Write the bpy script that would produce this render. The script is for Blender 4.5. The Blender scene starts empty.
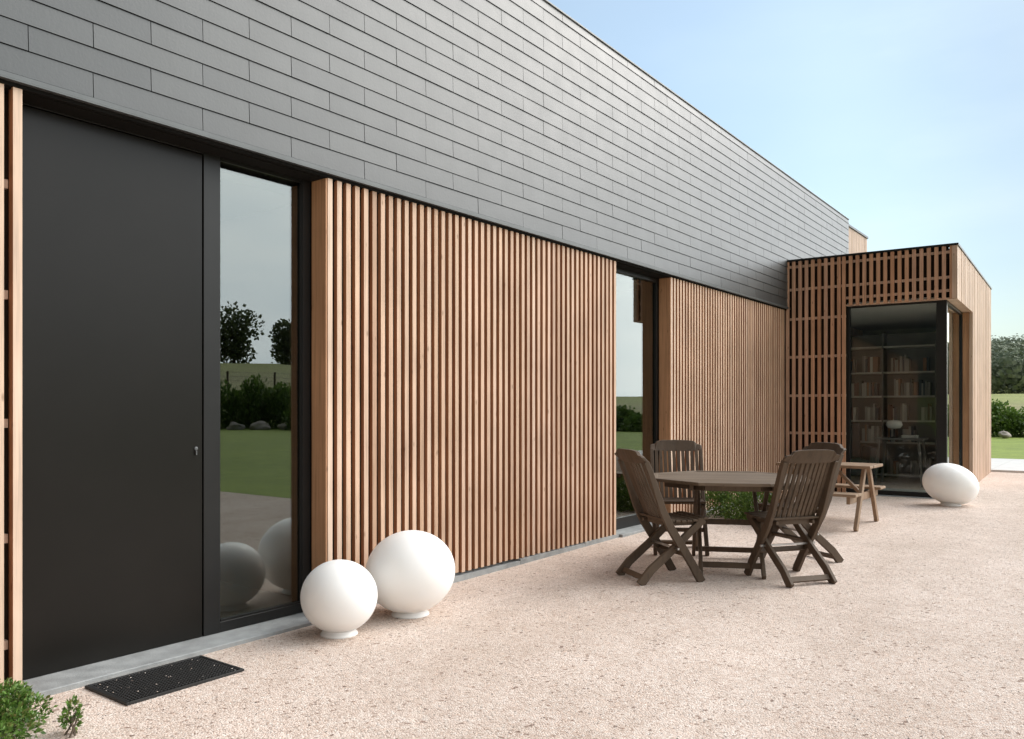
import bpy, bmesh, math, random
from mathutils import Vector, Matrix, noise
R_ = math.radians
rnd = random.Random(7)
S = bpy.context.scene
COL = S.collection
W = bpy.data.worlds.new("World"); S.world = W; W.use_nodes = True

# ------------------------------------------------------------ materials
def newmat(name):
    m = bpy.data.materials.new(name); m.use_nodes = True
    nt = m.node_tree; b = nt.nodes['Principled BSDF']
    return m, nt, b
def nd(nt, t, **kw):
    n = nt.nodes.new(t)
    for k, v in kw.items():
        if k.startswith('i_'):
            key = k[2:]
            key = int(key) if key.isdigit() else key.replace('_', ' ')
            n.inputs[key].default_value = v
        else: setattr(n, k, v)
    return n
def ramp(nt, stops, fac=None, interp='LINEAR'):
    n = nt.nodes.new('ShaderNodeValToRGB'); cr = n.color_ramp; cr.interpolation = interp
    while len(cr.elements) < len(stops): cr.elements.new(0.5)
    for e, (p, c) in zip(cr.elements, stops):
        e.position = p; e.color = (c[0], c[1], c[2], 1)
    if fac is not None: nt.links.new(fac, n.inputs[0])
    return n
def mix(nt, a, b, fac, mode='MIX'):
    n = nt.nodes.new('ShaderNodeMix'); n.data_type = 'RGBA'; n.blend_type = mode
    for s, v in ((n.inputs[0], fac), (n.inputs[6], a), (n.inputs[7], b)):
        if isinstance(v, (int, float)): s.default_value = v
        elif isinstance(v, tuple): s.default_value = (v[0], v[1], v[2], 1)
        else: nt.links.new(v, s)
    return n.outputs[2]
def coords(nt, scale=(1, 1, 1), kind='Object'):
    tc = nt.nodes.new('ShaderNodeTexCoord'); mp = nt.nodes.new('ShaderNodeMapping')
    mp.inputs['Scale'].default_value = scale
    nt.links.new(tc.outputs[kind], mp.inputs[0]); return mp.outputs[0]
def noisetex(nt, vec, scale, detail=4, rough=.55):
    n = nd(nt, 'ShaderNodeTexNoise', i_Scale=scale, i_Detail=detail, i_Roughness=rough)
    nt.links.new(vec, n.inputs['Vector']); return n
def bump(nt, b, h, strength, dist):
    bp = nd(nt, 'ShaderNodeBump', i_Strength=strength, i_Distance=dist)
    nt.links.new(h, bp.inputs['Height']); nt.links.new(bp.outputs[0], b.inputs['Normal'])

def plain(name, col, rough=.5, metal=0., var=.12, scale=6., spec=.5, bmp=0.):
    m, nt, b = newmat(name)
    v = coords(nt); n = noisetex(nt, v, scale, 5)
    d = tuple(c*(1-var) for c in col); l = tuple(min(1, c*(1+var)) for c in col)
    r = ramp(nt, [(.3, d), (.7, l)], n.outputs[0])
    nt.links.new(r.outputs[0], b.inputs['Base Color'])
    b.inputs['Roughness'].default_value = rough; b.inputs['Metallic'].default_value = metal
    b.inputs['Specular IOR Level'].default_value = spec
    if bmp: bump(nt, b, noisetex(nt, v, scale*12, 3).outputs[0], bmp, .004)
    return m

def wood(name, tones, grain=(55, 55, 1.6), rough=.6, island=True, dark=.6, spec=.35, bmp=.25, weather=None):
    """tones: list of colours picked per board; grain runs along the small-scale axis"""
    m, nt, b = newmat(name)
    v = coords(nt, grain)
    g = noisetex(nt, v, 1.0, 6, .6)
    geo = nt.nodes.new('ShaderNodeNewGeometry')
    k = len(tones)
    base = ramp(nt, [((i+.5)/k, t) for i, t in enumerate(tones)], geo.outputs['Random Per Island'])
    gr = ramp(nt, [(.30, (dark,)*3), (.5, (.93,)*3), (.72, (1.08,)*3)], g.outputs[0])
    c = mix(nt, base.outputs[0], gr.outputs[0], .8, 'MULTIPLY')
    v2 = coords(nt, (1, 1, 1)); big = noisetex(nt, v2, 2.3, 3)
    bg = ramp(nt, [(.35, (.86, .84, .82)), (.65, (1.06, 1.05, 1.04))], big.outputs[0])
    c = mix(nt, c, bg.outputs[0], .8, 'MULTIPLY')
    # knots
    vk = coords(nt, (14, 14, 5)); vo = nd(nt, 'ShaderNodeTexVoronoi', i_Scale=1.0)
    nt.links.new(vk, vo.inputs['Vector'])
    kn = ramp(nt, [(.05, (.45, .38, .33)), (.13, (1, 1, 1))], vo.outputs['Distance'])
    c = mix(nt, c, kn.outputs[0], .75, 'MULTIPLY')
    if weather:
        w = noisetex(nt, v2, 1.1, 4); wr = ramp(nt, [(.4, (0,)*3), (.7, (1,)*3)], w.outputs[0])
        f = nd(nt, 'ShaderNodeMath', operation='MULTIPLY'); nt.links.new(wr.outputs[0], f.inputs[0]); f.inputs[1].default_value = .55
        c = mix(nt, c, weather, f.outputs[0])
    nt.links.new(c, b.inputs['Base Color'])
    b.inputs['Roughness'].default_value = rough
    b.inputs['Specular IOR Level'].default_value = spec
    bump(nt, b, g.outputs[0], bmp, .003)
    return m

def glass(name, tint, f0, wavy=.02):
    m, nt, b = newmat(name); nt.nodes.remove(b)
    out = nt.nodes['Material Output']
    tr = nd(nt, 'ShaderNodeBsdfTransparent'); tr.inputs[0].default_value = (*tint, 1)
    gl = nd(nt, 'ShaderNodeBsdfGlossy'); gl.inputs[0].default_value = (.93, .97, .96, 1); gl.inputs['Roughness'].default_value = .0
    geo = nt.nodes.new('ShaderNodeNewGeometry')
    dp = nd(nt, 'ShaderNodeVectorMath', operation='DOT_PRODUCT')
    nt.links.new(geo.outputs['Incoming'], dp.inputs[0]); nt.links.new(geo.outputs['Normal'], dp.inputs[1])
    a = nd(nt, 'ShaderNodeMath', operation='ABSOLUTE'); nt.links.new(dp.outputs['Value'], a.inputs[0])
    s = nd(nt, 'ShaderNodeMath', operation='SUBTRACT'); s.inputs[0].default_value = 1; nt.links.new(a.outputs[0], s.inputs[1])
    p = nd(nt, 'ShaderNodeMath', operation='POWER'); nt.links.new(s.outputs[0], p.inputs[0]); p.inputs[1].default_value = 4.0
    ma = nd(nt, 'ShaderNodeMath', operation='MULTIPLY_ADD'); nt.links.new(p.outputs[0], ma.inputs[0]); ma.inputs[1].default_value = 1-f0; ma.inputs[2].default_value = f0
    mx = nt.nodes.new('ShaderNodeMixShader')
    nt.links.new(ma.outputs[0], mx.inputs[0]); nt.links.new(tr.outputs[0], mx.inputs[1]); nt.links.new(gl.outputs[0], mx.inputs[2])
    nt.links.new(mx.outputs[0], out.inputs[0])
    # very slight waviness of the pane
    v = coords(nt); n = noisetex(nt, v, .9, 1)
    bp = nd(nt, 'ShaderNodeBump', i_Strength=wavy, i_Distance=.02)
    nt.links.new(n.outputs[0], bp.inputs['Height']); nt.links.new(bp.outputs[0], gl.inputs['Normal'])
    return m

M = {}
M['cedar_front'] = wood('weathered_lit_cedar_face', [(.60, .41, .285), (.69, .48, .35), (.54, .345, .225), (.74, .55, .42), (.50, .315, .21), (.67, .455, .32)], bmp=.08)  # pale slat fronts: weathering, plus the light on them put into the colour
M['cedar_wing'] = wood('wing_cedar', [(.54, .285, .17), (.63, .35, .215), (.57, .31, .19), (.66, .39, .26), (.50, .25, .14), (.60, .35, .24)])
M['cedar'] = wood('shaded_cedar_slats', [(.40, .175, .085), (.49, .235, .12), (.43, .20, .10), (.51, .255, .135), (.37, .16, .075), (.46, .22, .11)])  # slat sides darker and redder: shade between slats put into the colour
M['cedar_board'] = wood('cedar_boards', [(.47, .30, .20), (.61, .43, .32), (.54, .36, .25), (.65, .47, .36), (.50, .32, .21), (.58, .40, .29)])
M['cedar_fresh'] = wood('sheltered_cedar', [(.47, .245, .125), (.52, .28, .15)])
M['teak_dark'] = wood('weathered_teak', [(.080, .052, .032), (.115, .078, .050), (.095, .063, .040)], grain=(30, 30, 4), rough=.65, weather=(.15, .105, .070))
M['teak_top'] = wood('weathered_teak_top', [(.13, .092, .062), (.18, .132, .092), (.15, .108, .072)], grain=(6, 60, 60), rough=.7, weather=(.21, .165, .125))
M['pine'] = wood('weathered_pine', [(.27, .17, .10), (.34, .225, .14), (.30, .19, .115)], grain=(20, 20, 4), rough=.7, weather=(.30, .23, .165))
M['black_metal'] = plain('black_coated_metal', (.014, .0135, .013), .42, 0, .1)
M['dark_frame'] = plain('dark_window_frame', (.013, .0125, .012), .38, 0, .1, spec=.3)
M['membrane'] = plain('black_membrane', (.010, .009, .008), .95, spec=.15)
M['capping'] = plain('grey_metal_capping', (.10, .105, .105), .45, .3, .1)
M['cap_light'] = plain('pale_metal_capping', (.20, .205, .205), .5, .2, .1)
M['opal_foot'] = plain('opal_foot', (.88, .865, .835), .5, 0, .03)
M['backing'] = plain('brown_black_membrane', (.032, .019, .012), .95, spec=.15)
M['bluestone'] = plain('bluestone', (.30, .305, .30), .65, 0, .22, 9, bmp=.5)
M['concrete'] = plain('pale_concrete', (.62, .60, .57), .8, 0, .07, 3, bmp=.3)
M['plaster'] = plain('interior_plaster', (.72, .72, .70), .9, 0, .05)
M['ceiling'] = plain('interior_ceiling', (.60, .60, .58), .9, 0, .04)
M['darkwall'] = plain('interior_dark_wall', (.09, .085, .08), .9)
M['floor'] = plain('interior_floor', (.55, .54, .52), .3, 0, .06, 1.5)
M['shelf'] = plain('dark_shelf', (.15, .15, .14), .5)
M['shelf_board'] = plain('shelf_board', (.55, .53, .48), .5)
M['rubber'] = plain('black_rubber', (.014, .013, .012), .55, 0, .25, 30)
M['chrome'] = plain('brushed_steel', (.6, .6, .6), .3, 1)
M['cream'] = plain('cream_shade', (.75, .73, .68), .7)
M['fabric'] = plain('dark_fabric', (.05, .05, .05), .95)
M['glass'] = glass('window_glass', (.62, .64, .61), .15)
M['corner_glass'] = glass('corner_window_glass', (.95, .96, .95), .018, 0.)

# door: matte black-brown coated panel
m, nt, b = newmat('matte_door'); v = coords(nt, (1, 1, 1)); n = noisetex(nt, v, 1.2, 5)
nt.links.new(ramp(nt, [(.3, (.0085, .0075, .0062)), (.7, (.0125, .011, .0092))], n.outputs[0]).outputs[0], b.inputs['Base Color'])
b.inputs['Roughness'].default_value = .30; b.inputs['Specular IOR Level'].default_value = .22
bump(nt, b, noisetex(nt, v, 260, 2).outputs[0], .12, .001)
M['door'] = m

# slate
m, nt, b = newmat('fibre_slate')
geo = nt.nodes.new('ShaderNodeNewGeometry')
base = ramp(nt, [(0, (.033, .035, .035)), (.5, (.042, .044, .044)), (1, (.052, .054, .053))], geo.outputs['Random Per Island'])
v = coords(nt); n = noisetex(nt, v, 1.3, 6); st = noisetex(nt, coords(nt, (1, 9, 1.2)), 3, 5)
c = mix(nt, base.outputs[0], ramp(nt, [(.3, (.86,)*3), (.7, (1.1,)*3)], n.outputs[0]).outputs[0], .8, 'MULTIPLY')
c = mix(nt, c, ramp(nt, [(.45, (1, 1, 1)), (.8, (1.18, 1.17, 1.15))], st.outputs[0]).outputs[0], .7, 'MULTIPLY')
nt.links.new(c, b.inputs['Base Color'])
b.inputs['Specular IOR Level'].default_value = .5; b.inputs['IOR'].default_value = 1.62
rr = ramp(nt, [(.3, (.39,)*3), (.7, (.43,)*3)], noisetex(nt, v, 5, 5).outputs[0]); nt.links.new(rr.outputs[0], b.inputs['Roughness'])
bump(nt, b, noisetex(nt, v, 70, 4).outputs[0], .25, .002)
M['slate'] = m

# opal lamp globe
m, nt, b = newmat('opal_globe')
n = noisetex(nt, coords(nt), 3.5, 4)
nt.links.new(ramp(nt, [(.3, (.87, .85, .82)), (.7, (.90, .885, .86))], n.outputs[0]).outputs[0], b.inputs['Base Color'])
b.inputs['Roughness'].default_value = .5
b.inputs['Subsurface Weight'].default_value = .8; b.inputs['Subsurface Radius'].default_value = (1, .95, .9); b.inputs['Subsurface Scale'].default_value = .25
M['opal'] = m

# gravel
m, nt, b = newmat('pink_gravel')
v = coords(nt)
vo = nd(nt, 'ShaderNodeTexVoronoi', i_Scale=120., i_Randomness=1.); nt.links.new(v, vo.inputs['Vector'])
vo2 = nd(nt, 'ShaderNodeTexVoronoi', i_Scale=60.); nt.links.new(v, vo2.inputs['Vector'])
sep = nd(nt, 'ShaderNodeSeparateColor'); nt.links.new(vo.outputs['Color'], sep.inputs[0])
c1 = ramp(nt, [(0, (.34, .24, .19)), (.05, (.46, .36, .30)), (.14, (.585, .465, .395)), (.45, (.66, .54, .467)), (.75, (.715, .61, .535)), (1, (.78, .70, .64))], sep.outputs[0])
sep2 = nd(nt, 'ShaderNodeSeparateColor'); nt.links.new(vo2.outputs['Color'], sep2.inputs[0])
c2 = ramp(nt, [(0, (.35, .30, .28)), (.012, (.50, .42, .38)), (.03, (1, 1, 1)), (.9, (1.0, 1, 1)), (1, (1.12, 1.08, 1.05))], sep2.outputs[1])
c = mix(nt, c1.outputs[0], c2.outputs[0], .85, 'MULTIPLY')
n1 = noisetex(nt, v, .9, 5, .6); n2 = noisetex(nt, v, 5.5, 4)
c = mix(nt, c, ramp(nt, [(.3, (.90, .88, .86)), (.7, (1.06, 1.06, 1.06))], n1.outputs[0]).outputs[0], .9, 'MULTIPLY')
c = mix(nt, c, ramp(nt, [(.3, (.93, .91, .89)), (.65, (1.03, 1.03, 1.03))], n2.outputs[0]).outputs[0], .9, 'MULTIPLY')
mpg = coords(nt, (.55, .16, 1)); n4 = noisetex(nt, mpg, 2.6, 4, .6)
c = mix(nt, c, ramp(nt, [(.38, (.93, .915, .90)), (.55, (1.0, 1.0, 1.0)), (.7, (1.03, 1.025, 1.02))], n4.outputs[0]).outputs[0], .9, 'MULTIPLY')
nt.links.new(c, b.inputs['Base Color']); b.inputs['Roughness'].default_value = .9; b.inputs['Specular IOR Level'].default_value = .2
h1 = nd(nt, 'ShaderNodeMath', operation='MULTIPLY_ADD'); nt.links.new(vo.outputs['Distance'], h1.inputs[0]); h1.inputs[1].default_value = -1.; 
h2 = nd(nt, 'ShaderNodeMath', operation='MULTIPLY'); nt.links.new(n2.outputs[0], h2.inputs[0]); h2.inputs[1].default_value = 2.2
nt.links.new(h2.outputs[0], h1.inputs[2])
bump(nt, b, h1.outputs[0], .55, .007)
M['gravel'] = m
M['pebble'] = wood('pebbles', [(.70, .61, .54), (.56, .44, .36), (.80, .74, .68), (.30, .22, .18), (.64, .53, .45), (.74, .66, .60), (.12, .10, .09)], grain=(20, 20, 20), rough=.85, bmp=.1)

def leafmat(name, cols, rough=.5, trans=.25):
    m, nt, b = newmat(name)
    geo = nt.nodes.new('ShaderNodeNewGeometry')
    k = len(cols); r = ramp(nt, [((i+.5)/k, t) for i, t in enumerate(cols)], geo.outputs['Random Per Island'])
    n = noisetex(nt, coords(nt), 1.2, 3)
    c = mix(nt, r.outputs[0], ramp(nt, [(.35, (.75, .8, .7)), (.65, (1.2, 1.15, 1.1))], n.outputs[0]).outputs[0], .8, 'MULTIPLY')
    nt.links.new(c, b.inputs['Base Color']); b.inputs['Roughness'].default_value = rough
    b.inputs['Transmission Weight'].default_value = 0
    t = nd(nt, 'ShaderNodeBsdfTranslucent'); nt.links.new(c, t.inputs[0])
    mx = nt.nodes.new('ShaderNodeMixShader'); mx.inputs[0].default_value = trans
    nt.links.new(b.outputs[0], mx.inputs[1]); nt.links.new(t.outputs[0], mx.inputs[2])
    nt.links.new(mx.outputs[0], nt.nodes['Material Output'].inputs[0])
    return m
M['box_leaf'] = leafmat('box_leaves', [(.07, .15, .022), (.11, .22, .035), (.16, .29, .055), (.08, .17, .03), (.22, .35, .09), (.20, .19, .06)], .4)
M['hedge_leaf'] = leafmat('hedge_leaves', [(.09, .16, .03), (.14, .23, .045), (.19, .29, .06), (.11, .18, .035)], .6)
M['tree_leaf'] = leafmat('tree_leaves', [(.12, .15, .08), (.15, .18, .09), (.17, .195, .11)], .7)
M['far_leaf'] = leafmat('hazed_far_wood_leaves', [(.16, .195, .13), (.20, .235, .16), (.235, .26, .19)], .9, .1)  # paler, greyer leaves: distance haze put into the colour
M['bark'] = plain('bark', (.12, .09, .065), .9, 0, .3, 20, bmp=.6)
m, nt, b = newmat('grass')
v = coords(nt); n = noisetex(nt, v, .15, 6); n2 = noisetex(nt, v, 22, 4)
geo = nt.nodes.new('ShaderNodeNewGeometry'); 
ln = nd(nt, 'ShaderNodeVectorMath', operation='LENGTH'); nt.links.new(geo.outputs['Position'], ln.inputs[0])
dv = nd(nt, 'ShaderNodeMath', operation='DIVIDE'); nt.links.new(ln.outputs['Value'], dv.inputs[0]); dv.inputs[1].default_value = 200.
cr = ramp(nt, [(0, (.22, .29, .038)), (.24, (.23, .30, .042)), (.30, (.24, .25, .07)), (.42, (.27, .25, .11)), (.55, (.27, .29, .08)), (1, (.27, .30, .08))], dv.outputs[0])
c = mix(nt, cr.outputs[0], ramp(nt, [(.3, (.85, .88, .8)), (.7, (1.12, 1.1, 1.1))], n.outputs[0]).outputs[0], .9, 'MULTIPLY')
n3 = noisetex(nt, v, 1.3, 6, .7); c = mix(nt, c, ramp(nt, [(.35, (.78, .8, .74)), (.65, (1.15, 1.12, 1.1))], n3.outputs[0]).outputs[0], .9, 'MULTIPLY')
c = mix(nt, c, ramp(nt, [(.3, (.8, .82, .8)), (.7, (1.15, 1.12, 1.1))], n2.outputs[0]).outputs[0], .9, 'MULTIPLY')
nt.links.new(c, b.inputs['Base Color']); b.inputs['Roughness'].default_value = .9
bump(nt, b, n2.outputs[0], .6, .05)
M['grass'] = m
def booksmat():
    m, nt, b = newmat('book_cover')
    oi = nt.nodes.new('ShaderNodeObjectInfo')
    r = ramp(nt, [(.0, (.40, .39, .36)), (.14, (.14, .07, .05)), (.24, (.48, .46, .42)), (.4, (.05, .07, .09)), (.55, (.26, .25, .22)), (.74, (.30, .16, .09)), (.82, (.10, .11, .10)), (.92, (.6, .58, .52))], oi.outputs['Random'], 'CONSTANT')
    nt.links.new(r.outputs[0], b.inputs['Base Color']); b.inputs['Roughness'].default_value = .6
    return m
M['book'] = booksmat()
M['rock'] = plain('pale_rock', (.42, .36, .31), .9, 0, .3, 3, bmp=.6)

# ------------------------------------------------------------ mesh builder
class MB:
    def __init__(s, T=None): s.v = []; s.f = []; s.sm = []; s.mi = []; s.T = T or Matrix.Identity(4)
    def add(s, vs, fs, smooth=False):
        o = len(s.v); s.v += [s.T @ Vector(p) for p in vs]; s.f += [tuple(i+o for i in f) for f in fs]; s.sm += [smooth]*len(fs); s.mi += [0]*len(fs)
    def box(s, a, b, mat=None, front=None):
        x0, y0, z0 = a; x1, y1, z1 = b
        vs = [Vector(p) for p in ((x0,y0,z0),(x1,y0,z0),(x1,y1,z0),(x0,y1,z0),(x0,y0,z1),(x1,y0,z1),(x1,y1,z1),(x0,y1,z1))]
        if mat: vs = [mat @ p for p in vs]
        s.add(vs, [(0,3,2,1),(4,5,6,7),(0,1,5,4),(1,2,6,5),(2,3,7,6),(3,0,4,7)])
        if front is not None: s.mi[-6+front] = 1
    def bar(s, pts, w, t, side=(1, 0, 0)):
        """rectangular section swept along pts; side = width direction"""
        side = Vector(side).normalized(); P = [Vector(p) for p in pts]; n = len(P); vs = []
        for i, p in enumerate(P):
            d = (P[min(i+1, n-1)]-P[max(i-1, 0)]).normalized()
            u = side.cross(d).normalized(); ww = (w[i] if isinstance(w, (list, tuple)) else w)/2; tt = (t[i] if isinstance(t, (list, tuple)) else t)/2
            vs += [p+side*ww+u*tt, p-side*ww+u*tt, p-side*ww-u*tt, p+side*ww-u*tt]
        fs = [(3,2,1,0), tuple(4*(n-1)+k for k in range(4))]
        for i in range(n-1):
            for k in range(4): fs.append((4*i+k, 4*i+(k+1)%4, 4*i+4+(k+1)%4, 4*i+4+k))
        s.add(vs, fs)
    def lathe(s, prof, seg=48, T=None):
        vs = []; fs = []
        for r, z in prof:
            for k in range(seg):
                a = 2*math.pi*k/seg; vs.append(Vector((r*math.cos(a), r*math.sin(a), z)))
        for i in range(len(prof)-1):
            for k in range(seg): fs.append((i*seg+k, i*seg+(k+1)%seg, (i+1)*seg+(k+1)%seg, (i+1)*seg+k))
        fs.append(tuple(reversed(range(seg)))); fs.append(tuple((len(prof)-1)*seg+k for k in range(seg)))
        if T: vs = [T @ p for p in vs]
        s.add(vs, fs, True)
    def prism(s, poly, z0, z1):
        n = len(poly); vs = [(x, y, z0) for x, y in poly]+[(x, y, z1) for x, y in poly]
        s.add(vs, [tuple(reversed(range(n))), tuple(range(n, 2*n))]+[(i, (i+1) % n, n+(i+1) % n, n+i) for i in range(n)])
    def build(s, name, mat, parent=None, bevel=0., seg=1, mat2=None):
        me = bpy.data.meshes.new(name); me.from_pydata([tuple(p) for p in s.v], [], s.f); me.update()
        me.polygons.foreach_set('use_smooth', s.sm)
        me.materials.append(mat)
        if mat2: me.materials.append(mat2); me.polygons.foreach_set('material_index', s.mi)
        o = bpy.data.objects.new(name, me); COL.objects.link(o)
        if parent is not None: o.parent = parent
        if bevel:
            bm = o.modifiers.new('bevel', 'BEVEL'); bm.width = bevel; bm.segments = seg; bm.limit_method = 'ANGLE'; bm.angle_limit = R_(40)
        return o
def tag(o, label=None, cat=None, group=None, kind=None):
    if label: o['label'] = label
    if cat: o['category'] = cat
    if group: o['group'] = group
    if kind: o['kind'] = kind
    return o
def empty(name, loc=(0, 0, 0), rz=0.):
    e = bpy.data.objects.new(name, None); e.location = loc; e.rotation_euler = (0, 0, rz); e.empty_display_size = .1
    COL.objects.link(e); return e
def copy_tree(o, parent=None):
    c = o.copy(); COL.objects.link(c)
    if parent is not None: c.parent = parent
    for ch in list(o.children): copy_tree(ch, c)
    return c

# ------------------------------------------------------------ terrain
def sst(x, a, b):
    t = max(0., min(1., (x-a)/(b-a))); return t*t*(3-2*t)
def gz(x, y):
    base = .014*max(0., min(y, 17.)-3.)
    if y < 4.5 and y > 1.5: base = .014*(max(0, y-1.5)**2)/6. if y < 4.5 else base
    r = math.hypot(x, y)
    if r > 45:
        az = math.degrees(math.atan2(x, y))
        e = sst(az, 30, 52)*(1-sst(az, 95, 130))
        base += min((r-45)*(.034+.075*e), 3.8+4.2*e)
        hn = (1-sst(az, 4, 14))*sst(az, -60, -35)
        base += 10.5*hn*sst(r, 170, 300)
    return base
def sheet(name, xs, ys, zoff, mat, hole=None):
    vs = [(x, y, gz(x, y)+zoff) for y in ys for x in xs]; nx = len(xs)
    fs = [(j*nx+i, j*nx+i+1, (j+1)*nx+i+1, (j+1)*nx+i) for j in range(len(ys)-1) for i in range(nx-1)]
    b = MB(); b.add(vs, fs, True); return tag(b.build(name, mat), kind='structure')
def spaced(lim, n, k=3.2):
    return [math.copysign(lim*(math.exp(k*abs(t))-1)/(math.exp(k)-1), t) for t in [(-1+2*i/n) for i in range(n+1)]]
ax = sorted(set([round(v, 3) for v in spaced(700, 150, 4.6)]))
sheet('lawn', ax, ax, -.035, M['grass'])
def rng(a, b, st):
    n = int(math.ceil((b-a)/st)); return [a+(b-a)*i/n for i in range(n+1)]
# gravel yard: wide in front, and a narrower tongue that runs along the annex
gx0, gx1 = -4.3, 16.
def yard_right(y): return 16. if y < 7.25 else 1.0
vs = []; fs = []
g1 = MB()
def patch(b, xs, ys):
    nx = len(xs); b.add([(x, y, gz(x, y)+.0) for y in ys for x in xs], [(j*nx+i, j*nx+i+1, (j+1)*nx+i+1, (j+1)*nx+i) for j in range(len(ys)-1) for i in range(nx-1)], True)
patch(g1, rng(-4.3, 1., .35), rng(-9, 16.9, .35)); patch(g1, rng(1., 16., .8), rng(-9, 7.3, .5))
tag(g1.build('gravel_yard', M['gravel']), kind='structure')
# pale terrace at the far end
tb = MB()
for i in range(8):
    x0 = -14+i*2.; zt = gz(0, 17)+.035
    tb.box((x0+.004, 16.9, zt-.1), (x0+1.996, 18.9, zt)); tb.box((x0+.004, 18.91, zt-.1), (x0+1.996, 20.9, zt))
tag(tb.build('terrace', M['concrete']), kind='structure')
# loose pebbles (nobody could count them)
pb = MB()
for i in range(15000):
    t = rnd.random(); y = 1.2+9*t*t; x = rnd.uniform(-3.9, -.2-.0*y)
    x = max(-3.9, -.95*y-1.0) + rnd.random()*( -.05 - max(-3.9, -.95*y-1.0)) if False else x
    s_ = rnd.uniform(.0018, .0045)*(1+.0*t); a = rnd.uniform(0, 6.28); c, s2 = math.cos(a), math.sin(a)
    w, l, h = s_*rnd.uniform(.7, 1), s_*rnd.uniform(1, 1.5), s_*rnd.uniform(.5, .8)
    z = gz(x, y)+h*.35
    if i < 40: x, y, z = rnd.uniform(-3.88, -3.53), rnd.uniform(1.87, 2.44), .0125
    P = [(w, 0, 0), (0, l, 0), (-w, 0, 0), (0, -l, 0), (w*.2, l*.1, h), (0, 0, -h)]
    pb.add([(x+p[0]*c-p[1]*s2, y+p[0]*s2+p[1]*c, z+p[2]) for p in P], [(0,1,4),(1,2,4),(2,3,4),(3,0,4)], True)
tag(pb.build('loose_gravel', M['pebble']), 'small loose pink and beige stones scattered over the gravel yard', 'gravel', kind='stuff')

# ------------------------------------------------------------ house
HOUSE = empty('house', (-4., 5., 0.))
tag(HOUSE, 'long low house clad in dark slates above cedar slats with a boxy wooden corner wing', 'house')
INV = Matrix.Translation((4., -5., 0.))
def HB(): return MB(INV.copy())
XF = -4.0; XD = -4.15; XS = -3.978
ZL = 2.80
Y0, Y1 = -4., 15.2
D0, D1 = 1.632, 3.395     # entrance recess
W0, W1 = 7.03, 8.19       # second recess
YA = 11.93
# house body (walls, roof and floor behind the cladding)
b = HB()
def seg(y0, y1): b.box((-4.38, y0, 0), (-4.09, y1, 2.74))
seg(Y0, D0-.01); seg(D1+.025, W0-.03); seg(W1+.025, Y1)
b.box((-12, Y0, 0), (-4.385, Y0+.3, 4.6)); b.box((-12, Y1-.3, 0), (-4.385, Y1-.002, 4.6))
b.box((-12, Y0+.305, 0), (-11.7, Y1-.305, 4.6))
b.build('wall', M['backing'], HOUSE)
b = HB(); b.box((-4.38, Y0, 2.745), (-4.02, Y1, 4.64)); b.build('upper_wall', M['membrane'], HOUSE)
b = HB(); b.box((-11.95, Y0+.05, 4.605), (-4.40, Y1-.05, 4.66)); b.build('roof', M['capping'], HOUSE)
b = HB(); b.box((-11.69, Y0+.31, .0), (-4.39, Y1-.31, .03)); b.build('interior_floor', M['floor'], HOUSE)
b = HB(); b.box((-11.69, Y0+.31, 2.7), (-4.39, Y1-.31, 2.74)); b.build('interior_ceiling', M['ceiling'], HOUSE)
b = HB(); b.box((-7.6, Y0+.31, .031), (-7.5, Y1-.31, 2.699)); b.box((-7.49, 3.55, .031), (-4.39, 3.65, 2.699)); b.box((-7.49, 6.7, .031), (-4.39, 6.8, 2.699)); b.box((-7.49, 8.5, .031), (-4.39, 8.6, 2.699)); b.build('interior_wall', M['darkwall'], HOUSE)
# slate cladding
def fan(z, y): return z - (z-ZL)/2.*.0125*max(0., y-5.5)
b = HB(); pitch = .583; rows = 17; ch = .1195
zr = [ZL]+[2.922+ch*k for k in range(rows)]; zr[-1] = 4.790
for k in range(rows):
    z0 = zr[k]; z1 = zr[k+1]; off = 1.937 if k % 2 == 0 else 1.937+pitch/2
    n0 = int((Y0-off)/pitch)-1
    y = off+n0*pitch
    while y < Y1-.02:
        a, c = max(y, Y0)+.0020, min(y+pitch, Y1)-.0020
        if c-a > .03:
            j = rnd.uniform(-.0008, .0008); xo = XS+j; xi = XS-.006+j; g = .0024
            b.add([(xi-.006, a, fan(z0, a)+g), (xo, a, fan(z0, a)+g), (xo, c, fan(z0, c)+g), (xi-.006, c, fan(z0, c)+g),
                   (xi-.006, a, fan(z1, a)-.001), (xi, a, fan(z1, a)-.001), (xi, c, fan(z1, c)-.001), (xi-.006, c, fan(z1, c)-.001)],
                  [(0,3,2,1),(4,5,6,7),(0,1,5,4),(1,2,6,5),(2,3,7,6),(3,0,4,7)])
        y += pitch
b.build('slate_cladding', M['slate'], HOUSE)
b = HB(); b.add([(-4.018, Y0, 2.75), (XS-.016, Y0, 2.75), (XS-.016, Y1, 2.75), (-4.018, Y1, 2.75), (-4.018, Y0, fan(4.786, Y0)), (XS-.016, Y0, fan(4.786, Y0)), (XS-.016, 5.5, 4.786), (-4.018, 5.5, 4.786), (XS-.016, Y1, fan(4.786, Y1)), (-4.018, Y1, fan(4.786, Y1))],
    [(0,3,2,1), (0,1,5,4), (1,2,8,6,5), (2,3,9,8), (3,0,4,7,9), (4,5,6,7), (7,6,8,9)]); b.build('slate_backing', M['membrane'], HOUSE)
b = HB(); zt = zr[-1]+.002
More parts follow.
